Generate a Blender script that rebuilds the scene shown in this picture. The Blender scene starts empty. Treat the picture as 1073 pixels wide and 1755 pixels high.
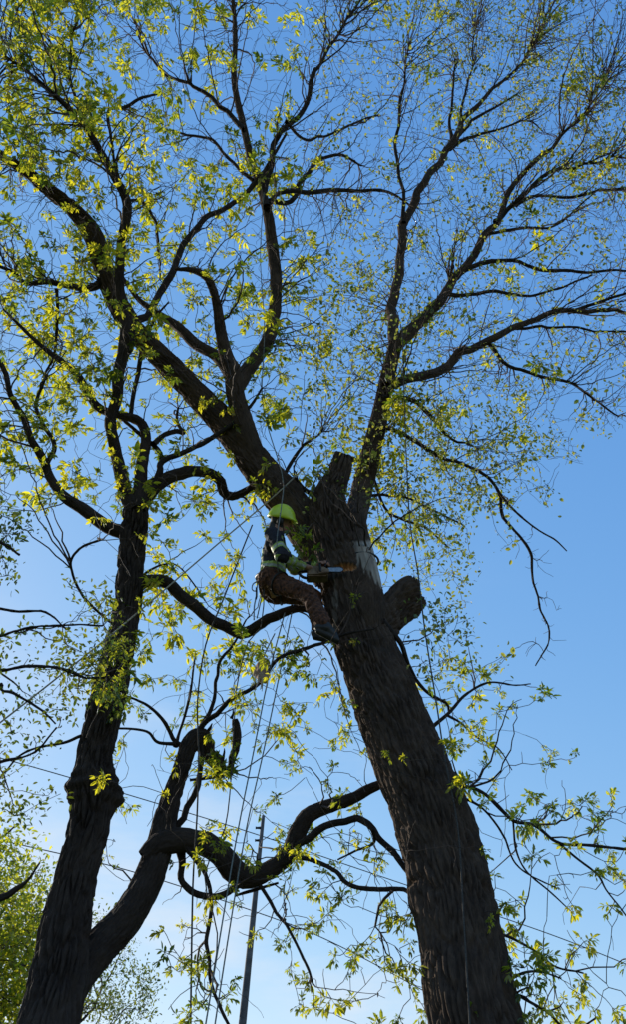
import bpy, bmesh, math, random
import numpy as np
from mathutils import Vector, Matrix, kdtree
random.seed(7); rng = np.random.default_rng(7)
SC = bpy.context.scene
COL = SC.collection
R = math.radians

# ------------------------------------------------------------------ camera
PITCH = 42.0; F = 1350.0; CX, CY = 536.5, 877.5
CAM = np.array([0.0, 0.0, 1.6])
cd = bpy.data.cameras.new('camera'); cam = bpy.data.objects.new('camera', cd); COL.objects.link(cam)
cam.location = CAM; cam.rotation_euler = (R(90 + PITCH), 0, 0)
cd.sensor_fit = 'VERTICAL'; cd.sensor_height = 36; cd.lens = F / 1755 * 36
cd.clip_end = 3000; cd.clip_start = 0.05
SC.camera = cam

# ------------------------------------------------------------------ sky and sun
SUN_EL, SUN_AZ = 22.0, -48.0            # azimuth from +Y, negative = left
w = bpy.data.worlds.new('World'); SC.world = w; w.use_nodes = True
nt = w.node_tree; nt.nodes.clear()
out = nt.nodes.new('ShaderNodeOutputWorld'); bg = nt.nodes.new('ShaderNodeBackground')
sky = nt.nodes.new('ShaderNodeTexSky'); sky.sky_type = 'NISHITA'; sky.sun_disc = False
sky.sun_elevation = R(SUN_EL); sky.sun_rotation = R(SUN_AZ)
sky.air_density = 1.0; sky.dust_density = 0.3; sky.ozone_density = 1.5; sky.altitude = 0
tc = nt.nodes.new('ShaderNodeTexCoord'); mp = nt.nodes.new('ShaderNodeMapping')
mp.inputs['Scale'].default_value = (2.2, 2.2, 7.0); mp.inputs['Location'].default_value = (0.35, 0.1, 1.9)
nz = nt.nodes.new('ShaderNodeTexNoise'); nz.inputs['Scale'].default_value = 1.6; nz.inputs['Detail'].default_value = 7; nz.inputs['Roughness'].default_value = .55
sx = nt.nodes.new('ShaderNodeSeparateXYZ')
mz = nt.nodes.new('ShaderNodeMapRange'); mz.inputs[1].default_value = 0.62; mz.inputs[2].default_value = 0.16; mz.inputs[3].default_value = 0; mz.inputs[4].default_value = 1
cr = nt.nodes.new('ShaderNodeMapRange'); cr.inputs[1].default_value = 0.47; cr.inputs[2].default_value = 0.80; cr.interpolation_type = 'SMOOTHSTEP'
mu = nt.nodes.new('ShaderNodeMath'); mu.operation = 'MULTIPLY'
mx = nt.nodes.new('ShaderNodeMix'); mx.data_type = 'RGBA'; mx.inputs[7].default_value = (8.0, 8.6, 9.4, 1)
L = nt.links.new
L(tc.outputs['Generated'], mp.inputs[0]); L(mp.outputs[0], nz.inputs['Vector']); L(tc.outputs['Generated'], sx.inputs[0])
L(sx.outputs[2], mz.inputs[0]); mr = nt.nodes.new('ShaderNodeMapRange'); mr.inputs[1].default_value = .28; mr.inputs[2].default_value = .08; mr.inputs[3].default_value = 0; mr.inputs[4].default_value = 1
m3 = nt.nodes.new('ShaderNodeMath'); m3.operation = 'MULTIPLY'; L(sx.outputs[0], mr.inputs[0]); L(mr.outputs[0], m3.inputs[1])
L(nz.outputs[0], cr.inputs[0]); L(cr.outputs[0], m3.inputs[0]); L(m3.outputs[0], mu.inputs[0]); L(mz.outputs[0], mu.inputs[1])
sep = nt.nodes.new('ShaderNodeSeparateColor'); cmb = nt.nodes.new('ShaderNodeCombineColor'); L(sky.outputs[0], sep.inputs[0])
for ch, (gam, gain) in enumerate(((.88, 1.72), (.57, 3.0), (.28, 5.9))):      # the phone's saturated, compressed blue
    pw = nt.nodes.new('ShaderNodeMath'); pw.operation = 'POWER'; pw.inputs[1].default_value = gam
    ga = nt.nodes.new('ShaderNodeMath'); ga.operation = 'MULTIPLY'; ga.inputs[1].default_value = gain
    L(sep.outputs[ch], pw.inputs[0]); L(pw.outputs[0], ga.inputs[0]); L(ga.outputs[0], cmb.inputs[ch])
L(mu.outputs[0], mx.inputs[0]); L(cmb.outputs[0], mx.inputs[6]); L(mx.outputs[2], bg.inputs[0]); L(bg.outputs[0], out.inputs[0])
bg.inputs[1].default_value = 0.10
sd = bpy.data.lights.new('sun', 'SUN'); so = bpy.data.objects.new('sun', sd); COL.objects.link(so)
sd.energy = 5.0; sd.angle = R(0.5); sd.color = (1, .93, .80)
sv = Vector((math.sin(R(SUN_AZ)) * math.cos(R(SUN_EL)), math.cos(R(SUN_AZ)) * math.cos(R(SUN_EL)), math.sin(R(SUN_EL))))
so.rotation_euler = sv.to_track_quat('Z', 'Y').to_euler(); so.location = (0, 0, 30)
SC.view_settings.view_transform = 'Standard'; SC.view_settings.look = 'None'
SC.view_settings.exposure = 0.0; SC.view_settings.gamma = 1
SC.cycles.transparent_max_bounces = 8; SC.cycles.max_bounces = 6

# ------------------------------------------------------------------ helpers
_c, _s = math.cos(R(PITCH)), math.sin(R(PITCH))
def P(px, py, D):
    a, b = (px - CX) / F, (CY - py) / F
    v = np.array([a, _c - b * _s, _s + b * _c]); return CAM + v / np.linalg.norm(v) * D
def zdep(p): q = np.asarray(p) - CAM; return q[..., 1] * _c + q[..., 2] * _s
def proj(p):
    q = np.asarray(p) - CAM; z = q[..., 1] * _c + q[..., 2] * _s; y = -q[..., 1] * _s + q[..., 2] * _c
    return CX + F * q[..., 0] / z, CY - F * y / z, np.linalg.norm(q, axis=-1)

def mat(name, rough=.7, col=(.5, .5, .5), spec=.3):
    m = bpy.data.materials.new(name); m.use_nodes = True
    b = m.node_tree.nodes['Principled BSDF']; b.inputs['Base Color'].default_value = (*col, 1)
    b.inputs['Roughness'].default_value = rough; b.inputs['Specular IOR Level'].default_value = spec
    return m, m.node_tree, b
def node(t, ty, **kw):
    n = t.nodes.new(ty)
    for k, v in kw.items():
        if k.startswith('i_'):
            key = k[2:]; key = int(key) if key.isdigit() else key; n.inputs[key].default_value = v
        else: setattr(n, k, v)
    return n
def noisy(name, c1, c2, scale=20, rough=.8, bump=.3, coord='Object', metallic=0, dist=.01, spec=.3):
    m, t, b = mat(name, rough, c1, spec); b.inputs['Metallic'].default_value = metallic
    c = node(t, 'ShaderNodeTexCoord'); n = node(t, 'ShaderNodeTexNoise'); n.inputs['Scale'].default_value = scale; n.inputs['Detail'].default_value = 6
    r = node(t, 'ShaderNodeValToRGB'); r.color_ramp.elements[0].position = .35; r.color_ramp.elements[1].position = .68
    r.color_ramp.elements[0].color = (*c1, 1); r.color_ramp.elements[1].color = (*c2, 1)
    bp = node(t, 'ShaderNodeBump'); bp.inputs['Strength'].default_value = bump; bp.inputs['Distance'].default_value = dist
    t.links.new(c.outputs[coord], n.inputs['Vector']); t.links.new(n.outputs[0], r.inputs[0]); t.links.new(r.outputs[0], b.inputs['Base Color'])
    t.links.new(n.outputs[0], bp.inputs['Height']); t.links.new(bp.outputs[0], b.inputs['Normal'])
    return m

def bark_mat(name, c1, c2, bare=(.46, .40, .34), cutc=(.62, .30, .13)):
    m, t, b = mat(name, .9, c1, .15)
    a = node(t, 'ShaderNodeAttribute', attribute_name='bk'); k = t.links.new
    mpg = node(t, 'ShaderNodeMapping'); mpg.inputs['Scale'].default_value = (1, 1, .3)
    n1 = node(t, 'ShaderNodeTexNoise'); n1.inputs['Scale'].default_value = 70; n1.inputs['Detail'].default_value = 8; n1.inputs['Roughness'].default_value = .65
    n2 = node(t, 'ShaderNodeTexNoise'); n2.inputs['Scale'].default_value = 5; n2.inputs['Detail'].default_value = 4
    k(a.outputs['Vector'], mpg.inputs[0]); k(mpg.outputs[0], n1.inputs['Vector']); k(a.outputs['Vector'], n2.inputs['Vector'])
    r = node(t, 'ShaderNodeValToRGB'); r.color_ramp.elements[0].position = .3; r.color_ramp.elements[1].position = .72
    r.color_ramp.elements[0].color = (*c1, 1); r.color_ramp.elements[1].color = (*c2, 1)
    ad = node(t, 'ShaderNodeMath', operation='MULTIPLY_ADD'); ad.inputs[1].default_value = .45
    ml = node(t, 'ShaderNodeMath', operation='MULTIPLY'); ml.inputs[1].default_value = .55
    k(n1.outputs[0], ml.inputs[0]); k(n2.outputs[0], ad.inputs[0]); k(ml.outputs[0], ad.inputs[2]); k(ad.outputs[0], r.inputs[0])
    # bare and freshly cut wood
    ca = node(t, 'ShaderNodeAttribute', attribute_name='cut'); sp = node(t, 'ShaderNodeSeparateXYZ'); k(ca.outputs['Vector'], sp.inputs[0])
    wv = node(t, 'ShaderNodeTexNoise'); wv.inputs['Scale'].default_value = 30; wv.inputs['Detail'].default_value = 5
    m2 = node(t, 'ShaderNodeMapping'); m2.inputs['Scale'].default_value = (1, 1, .08); k(a.outputs['Vector'], m2.inputs[0]); k(m2.outputs[0], wv.inputs['Vector'])
    rb = node(t, 'ShaderNodeValToRGB'); rb.color_ramp.elements[0].position = .35; rb.color_ramp.elements[1].position = .6
    rb.color_ramp.elements[0].color = (bare[0] * .45, bare[1] * .42, bare[2] * .4, 1); rb.color_ramp.elements[1].color = (*bare, 1)
    k(wv.outputs[0], rb.inputs[0])
    x1 = node(t, 'ShaderNodeMix', data_type='RGBA'); x2 = node(t, 'ShaderNodeMix', data_type='RGBA')
    k(sp.outputs[0], x1.inputs[0]); k(r.outputs[0], x1.inputs[6]); k(rb.outputs[0], x1.inputs[7])
    k(sp.outputs[1], x2.inputs[0]); k(x1.outputs[2], x2.inputs[6]); x2.inputs[7].default_value = (*cutc, 1)
    k(x2.outputs[2], b.inputs['Base Color'])
    bp = node(t, 'ShaderNodeBump'); bp.inputs['Strength'].default_value = .9; bp.inputs['Distance'].default_value = .02
    k(n1.outputs[0], bp.inputs['Height']); k(bp.outputs[0], b.inputs['Normal'])
    return m
def leaf_mat(name, dark, light, tdark, tlight, tfac=.6):
    m = bpy.data.materials.new(name); m.use_nodes = True; t = m.node_tree; t.nodes.clear(); k = t.links.new
    o = node(t, 'ShaderNodeOutputMaterial'); a = node(t, 'ShaderNodeAttribute', attribute_name='lc')
    def ramp(c1, c2):
        r = node(t, 'ShaderNodeValToRGB'); r.color_ramp.elements[0].color = (*c1, 1); r.color_ramp.elements[1].color = (*c2, 1)
        k(a.outputs['Fac'], r.inputs[0]); return r
    r1 = ramp(dark, light); r2 = ramp(tdark, tlight)
    d = node(t, 'ShaderNodeBsdfDiffuse'); tr = node(t, 'ShaderNodeBsdfTranslucent'); g = node(t, 'ShaderNodeBsdfGlossy'); g.inputs['Roughness'].default_value = .45
    g.inputs['Color'].default_value = (.8, .85, .9, 1)
    k(r1.outputs[0], d.inputs[0]); k(r2.outputs[0], tr.inputs[0])
    s = node(t, 'ShaderNodeMixShader'); s.inputs[0].default_value = tfac; k(d.outputs[0], s.inputs[1]); k(tr.outputs[0], s.inputs[2])
    s2 = node(t, 'ShaderNodeMixShader'); s2.inputs[0].default_value = .045; k(s.outputs[0], s2.inputs[1]); k(g.outputs[0], s2.inputs[2]); k(s2.outputs[0], o.inputs[0])
    return m

BARK_R = bark_mat('ridged_bark_brown', (.024, .016, .0125), (.125, .083, .058))
BARK_L = bark_mat('ridged_bark_dark', (.019, .013, .011), (.078, .057, .046))
BARK_F = bark_mat('thin_bark', (.018, .013, .011), (.060, .046, .038))
TWIG_M = noisy('twig_bark', (.030, .020, .016), (.11, .075, .058), 8, .8, .1)
LEAF_A = leaf_mat('young_leaf', (.035, .060, .010), (.095, .115, .016), (.17, .25, .015), (.84, .77, .030), .70)
LEAF_B = leaf_mat('small_leaf', (.040, .062, .026), (.10, .115, .040), (.17, .24, .040), (.58, .55, .060), .56)
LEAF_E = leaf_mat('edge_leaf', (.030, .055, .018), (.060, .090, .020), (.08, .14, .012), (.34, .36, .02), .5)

def link(name, me, parent=None):
    o = bpy.data.objects.new(name, me); COL.objects.link(o)
    if parent is not None: o.parent = parent
    return o
def thing(name, label, cat, loc=(0, 0, 0), group=None):
    o = link(name, None); o.location = loc; o['label'] = label; o['category'] = cat
    if group: o['group'] = group
    o.empty_display_size = .2
    return o
def tag(o, label, cat, group=None):
    o['label'] = label; o['category'] = cat
    if group: o['group'] = group
    return o
def mesh(name, verts, faces, mats, parent=None, smooth=True, attrs=None, offset=None):
    """faces: list of int arrays (M,k)"""
    verts = np.asarray(verts, dtype=np.float32)
    if parent is not None: verts = verts - np.array(parent.location, dtype=np.float32)
    me = bpy.data.meshes.new(name)
    me.vertices.add(len(verts)); me.vertices.foreach_set('co', verts.ravel())
    faces = [np.asarray(f, dtype=np.int32) for f in faces if len(f)]
    tot = np.concatenate([np.full(len(f), f.shape[1], dtype=np.int32) for f in faces])
    lv = np.concatenate([f.ravel() for f in faces])
    me.loops.add(len(lv)); me.loops.foreach_set('vertex_index', lv)
    me.polygons.add(len(tot)); st = np.concatenate([[0], np.cumsum(tot)[:-1]]).astype(np.int32)
    me.polygons.foreach_set('loop_start', st); me.polygons.foreach_set('loop_total', tot)
    me.polygons.foreach_set('use_smooth', np.full(len(tot), smooth))
    for m in (mats if isinstance(mats, (list, tuple)) else [mats]): me.materials.append(m)
    for k, v in (attrs or {}).items():
        v = np.asarray(v, dtype=np.float32)
        if v.ndim == 2: a = me.attributes.new(k, 'FLOAT_VECTOR', 'POINT'); a.data.foreach_set('vector', v.ravel())
        else: a = me.attributes.new(k, 'FLOAT', 'POINT'); a.data.foreach_set('value', v)
    me.update(calc_edges=True); me.validate()
    return link(name, me, parent)

def hash3(c, s):
    h = np.sin(c @ np.array([127.1, 311.7, 74.7]) + s * 19.19) * 43758.5453
    return h - np.floor(h)
def vor(Pn):
    """F2-F1 of a jittered 3D cell noise"""
    c = np.floor(Pn); f1 = np.full(len(Pn), 9.); f2 = np.full(len(Pn), 9.)
    for i in (-1, 0, 1):
        for j in (-1, 0, 1):
            for k in (-1, 0, 1):
                q = c + (i, j, k)
                ctr = q + np.stack([hash3(q, 1), hash3(q, 2), hash3(q, 3)], 1)
                d = np.linalg.norm(ctr - Pn, axis=1)
                f2 = np.minimum(f2, np.maximum(f1, d)); f1 = np.minimum(f1, d)
    return f2 - f1
def vnoise(Pn, seed=0):
    c = np.floor(Pn); f = Pn - c; f = f * f * (3 - 2 * f); r = 0
    for i in (0, 1):
        for j in (0, 1):
            for k in (0, 1):
                wgt = (f[:, 0] if i else 1 - f[:, 0]) * (f[:, 1] if j else 1 - f[:, 1]) * (f[:, 2] if k else 1 - f[:, 2])
                r = r + wgt * hash3(c + (i, j, k), seed)
    return r * 2 - 1
def catmull(p, step):
    p = np.asarray(p, float); n = len(p)
    if n == 2:
        k = max(2, int(np.linalg.norm(p[1, :3] - p[0, :3]) / step) + 1); t = np.linspace(0, 1, k)[:, None]; return p[0] * (1 - t) + p[1] * t
    q = np.vstack([2 * p[0] - p[1], p, 2 * p[-1] - p[-2]]); o = []
    for i in range(1, n):
        a, b, c, d = q[i - 1], q[i], q[i + 1], q[i + 2]
        k = max(1, int(round(np.linalg.norm((c - b)[:3]) / step)))
        t = (np.arange(k) / k)[:, None]
        o.append(.5 * (2 * b + (c - a) * t + (2 * a - 5 * b + 4 * c - d) * t ** 2 + (3 * b - a - 3 * c + d) * t ** 3))
    o.append(p[-1:]); return np.vstack(o)
def frames(c):
    t = np.gradient(c, axis=0); t /= np.linalg.norm(t, axis=1)[:, None] + 1e-12
    up = np.array([0, -1., 0]) if abs(t[0, 1]) < .9 else np.array([1., 0, 0])
    n = np.zeros_like(c); v = up - t[0] * (up @ t[0]); n[0] = v / np.linalg.norm(v)
    for i in range(1, len(c)):
        v = n[i - 1] - t[i] * (n[i - 1] @ t[i]); n[i] = v / (np.linalg.norm(v) + 1e-12)
    return t, n, np.cross(t, n)
def tube_arr(c, r, seg, v0=0):
    t, n, b = frames(c); a = np.arange(seg) / seg * 2 * math.pi
    ring = n[:, None] * np.cos(a)[None, :, None] + b[:, None] * np.sin(a)[None, :, None]
    v = (c[:, None] + ring * r[:, None, None]).reshape(-1, 3); m = len(c)
    i = np.arange(m - 1)[:, None] * seg; j = np.arange(seg)[None]; j2 = (j + 1) % seg
    f = np.stack([i + j, i + j2, i + seg + j2, i + seg + j], -1).reshape(-1, 4) + v0
    return v, f, a, ring
def tube(name, pts, mt, parent=None, seg=8, step=.05, closed=True):
    """pts (N,4): smooth rope or rod"""
    q = catmull(pts, step); v, f, _, _ = tube_arr(q[:, :3], q[:, 3], seg)
    fs = [f]
    if closed: fs += [np.arange(seg)[::-1][None], (np.arange(seg) + len(v) - seg)[None]]
    return mesh(name, v, fs, mt, parent)

SKEL = {}            # tree key -> list of nodes (pos3, tangent3, radius)
def limb(root, key, mt, pts, name='limb', rough=1.0, capped=False, seed=0, bump=None, mark=None, skel=True, flare=.22, maxseg=220, lump=.06):
    """pts (N,4) xyz r.  A thick limb: tapered tube with furrowed bark in real relief"""
    pts = np.asarray(pts, float); rmax = pts[:, 3].max()
    fine = rmax > .11
    step = .014 if fine else max(.015, min(.05, rmax * .9))
    q = catmull(pts, step); c, r = q[:, :3], np.maximum(q[:, 3], .0015)
    s = np.concatenate([[0], np.cumsum(np.linalg.norm(np.diff(c, axis=0), axis=1))])
    if flare: r = r * (1 + flare * np.exp(-s / (r[0] * 1.6)))
    # natural crookedness for thinner limbs
    if rmax < .07:
        wig = np.stack([vnoise(np.stack([s * 3.1 + 7 * k, s * 0 + seed * 3.7, s * 0], 1), k) for k in range(3)], 1) * min(.02, rmax * .5)
        lr = np.random.default_rng(seed); kn = np.cumsum(lr.uniform(.09, .34, int(s[-1] / .09) + 4)) - .1     # angular kinks at old buds
        wig = (wig + np.stack([np.interp(s, kn, lr.normal(size=len(kn))) for _ in range(3)], 1) * min(.016, .005 + rmax * .34)) * np.minimum(1, s / .2)[:, None]
        c = c + wig
    seg = int(min(maxseg, max(7, 2 * math.pi * rmax / (.0085 if fine else .012))))
    v, f, a, ring = tube_arr(c, r, seg)
    A = np.tile(a, len(c)); S = np.repeat(s, seg); RR = np.repeat(r, seg)
    bk = np.stack([np.cos(A) * RR, np.sin(A) * RR, S + seed * 3.3], 1)
    rg = ring.reshape(-1, 3)
    cell = np.clip(rmax * .15, .013, .031)
    wq = bk + np.stack([vnoise(bk * (9, 9, 3), 5), vnoise(bk * (9, 9, 3) + 9, 6), 0 * A], 1) * .020
    wq[:, 2] += vnoise(bk * (14, 14, 3) + 4, 7) * cell * .6
    e = vor(wq / (cell, cell, cell * 7))
    ridge = np.clip(e / .34, 0, 1); ridge = ridge * ridge * (3 - 2 * ridge)
    amp = min(.036, rmax * .11) * rough
    disp = (ridge - .75) * amp * (.75 + .5 * vnoise(bk * 7, 9)) + vnoise(bk * 3.2 + seed, 8) * RR * lump + vnoise(bk * (60, 60, 22), 4) * amp * .16
    cut = np.zeros((len(v), 3))
    if mark is not None:
        dd, cut = mark(v, A, S, s[-1], RR, rg); disp = disp * (1 - cut[:, 0] * .8) + dd
    if bump is not None: disp = disp + bump(v, A, S)
    lr2 = np.random.default_rng(seed + 500)
    for _ in range(int(s[-1] * 2.2)):                      # knots, healed scars and collars
        a0, s0, h0 = lr2.uniform(0, 6.28), lr2.uniform(0, s[-1]), lr2.uniform(.10, .28); rr0 = np.interp(s0, s, r)
        da = np.abs((A - a0 + math.pi) % (2 * math.pi) - math.pi) * RR; dd0 = (da ** 2 + (S - s0) ** 2) / (rr0 * .45 + .01) ** 2
        disp = disp + rr0 * h0 * np.exp(-dd0) * (1 if rmax < .13 else .45)
    v = v + rg * disp[:, None]
    fs = [f]; ns = len(v)
    # end cap
    endr = v[-seg:]; cen = endr.mean(0)
    if capped:
        rings = [endr]; k = 8; tdir = (c[-1] - c[-2]) / np.linalg.norm(c[-1] - c[-2])
        vs = [v]; cuts = [cut]; bks = [bk]
        for i in range(1, k):
            u = 1 - i / k
            lift = .006 * np.sin(i * 2.1) + .004
            rr = cen + (endr - cen) * u + tdir * lift + vnoise(endr * 30 + i, 3)[:, None] * tdir * .005
            vs.append(rr); cuts.append(np.tile([.8 if i > 1 else .2, .18, 0], (seg, 1))); bks.append(np.tile(bk[-1], (seg, 1)) * 0 + rr * (1, 1, 1))
            i0 = ns - seg + (i - 1) * seg; j = np.arange(seg); j2 = (j + 1) % seg
            fs.append(np.stack([i0 + j, i0 + j2, i0 + seg + j2, i0 + seg + j], -1))
        v = np.vstack(vs); cut = np.vstack(cuts); bk = np.vstack(bks)
    fs.append((np.arange(seg) + len(v) - seg)[None])
    o = mesh(name, v, fs, mt, root, attrs={'bk': bk, 'cut': cut})
    if skel:
        t = np.gradient(c, axis=0); t /= np.linalg.norm(t, axis=1)[:, None]
        k = max(1, int(.07 / step))
        for i in range(k, len(c), k): SKEL.setdefault(key, []).append((c[i], t[i], r[i]))
    return o
def px(D0, D1, pl, pre=()):
    """pixel polyline [(x,y,w)...] with distance D0..D1 -> xyz r"""
    pl = [tuple(p) for p in pl]
    d = np.array([[p[0], p[1]] for p in pl], float); s = np.concatenate([[0], np.cumsum(np.linalg.norm(np.diff(d, axis=0), axis=1))]); s /= s[-1]
    o = [list(p) for p in pre]
    for p, t in zip(pl, s):
        D = p[3] if len(p) > 3 else D0 + (D1 - D0) * t
        X = P(p[0], p[1], D); o.append([*X, p[2] / 2 * zdep(X) / F])
    return np.array(o)

# ------------------------------------------------------------------ ground
gm = noisy('lawn', (.035, .06, .015), (.07, .10, .03), .8, .95, .5, dist=.05)
gv = [(math.cos(a) * r, math.sin(a) * r, (0 if r < 50 else 0)) for r in (2, 8, 30, 150, 900) for a in np.arange(48) / 48 * 2 * math.pi]
gf = [[i * 48 + j, i * 48 + (j + 1) % 48, (i + 1) * 48 + (j + 1) % 48, (i + 1) * 48 + j] for i in range(4) for j in range(48)]
g = mesh('ground', gv, [np.array(gf), np.arange(48)[None]], gm); g['kind'] = 'structure'

# ------------------------------------------------------------------ right tree (being cut)
def loc0(p): return (float(p[0]), float(p[1]), 0.0)
RB = P(815, 1755, 5.0); rbase = (RB[0] + .32, RB[1] + .05, -.1)
RT = thing('maple_tree', 'large leaning tree on the right with thick furrowed trunk, sawn stubs and worker', 'tree', (rbase[0], rbase[1], 0))
NOTCH = P(590, 983, 6.3)
def mark_trunk(v, A, S, Lg, RR, rg):
    X, Y, D = proj(v)
    near = (D < np.interp(Y, [780, 1755], [7.2, 5.0]))
    dd = np.zeros(len(v)); cut = np.zeros((len(v), 3))
    q = v - NOTCH; m = np.clip(1.15 - np.sqrt((q[:, 0] / .095) ** 2 + (q[:, 2] / .034) ** 2 + (q[:, 1] / .25) ** 2), 0, 1)
    m = np.clip(m * 3, 0, 1); dd -= m * .055; cut[:, 1] = np.clip(m * 1.6, 0, 1)
    # scraped streak below the notch
    q2 = v - P(574, 1040, 6.2); st = np.clip(1.1 - np.sqrt((q2[:, 0] / .018) ** 2 + (q2[:, 2] / .24) ** 2 + (q2[:, 1] / .3) ** 2), 0, 1)
    cut[:, 0] = np.maximum(cut[:, 0], np.clip(st * 2.5, 0, .30))
    return dd, cut
trunkR = px(0, 0, [(815, 1755, 156, 5.05), (795, 1630, 146, 5.2), (772, 1506, 134, 5.38), (741, 1400, 131, 5.55), (706, 1315, 127, 5.7), (661, 1200, 113, 5.93),
                   (628, 1110, 100, 6.14), (607, 1050, 92, 6.28), (592, 990, 88, 6.42), (574, 930, 72, 6.56), (564, 885, 66, 6.66), (564, 850, 54, 6.74), (579, 818, 38, 6.84), (589, 786, 34, 6.93), (591, 780, 32, 6.94)],
             pre=[(rbase[0], rbase[1], rbase[2], .42), (rbase[0] - .09, rbase[1], .9, .335), (rbase[0] - .2, rbase[1], 1.7, .31)])
limb(RT, 'R', BARK_R, trunkR, 'trunk', capped=True, seed=1, mark=mark_trunk, skel=False, flare=0, maxseg=260)
def mark_bare(v, A, S, Lg, RR, rg):
    X, Y, D = proj(v)
    jag = vnoise(v * 14, 3) * 4
    fib = (vnoise(np.stack([A * 7, A * 0, S * 2], 1), 12) + .5 * vnoise(np.stack([A * 21, A * 0, S * 3], 1), 13)) * 13
    top = 926 + jag * .6; bot = 955 + (X - 600) * .95 + jag + fib
    m = np.clip((Y - top) / 4, 0, 1) * np.clip((bot - Y) / 6, 0, 1)
    cut = np.zeros((len(v), 3)); cut[:, 0] = m
    return -m * .006, cut
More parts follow.
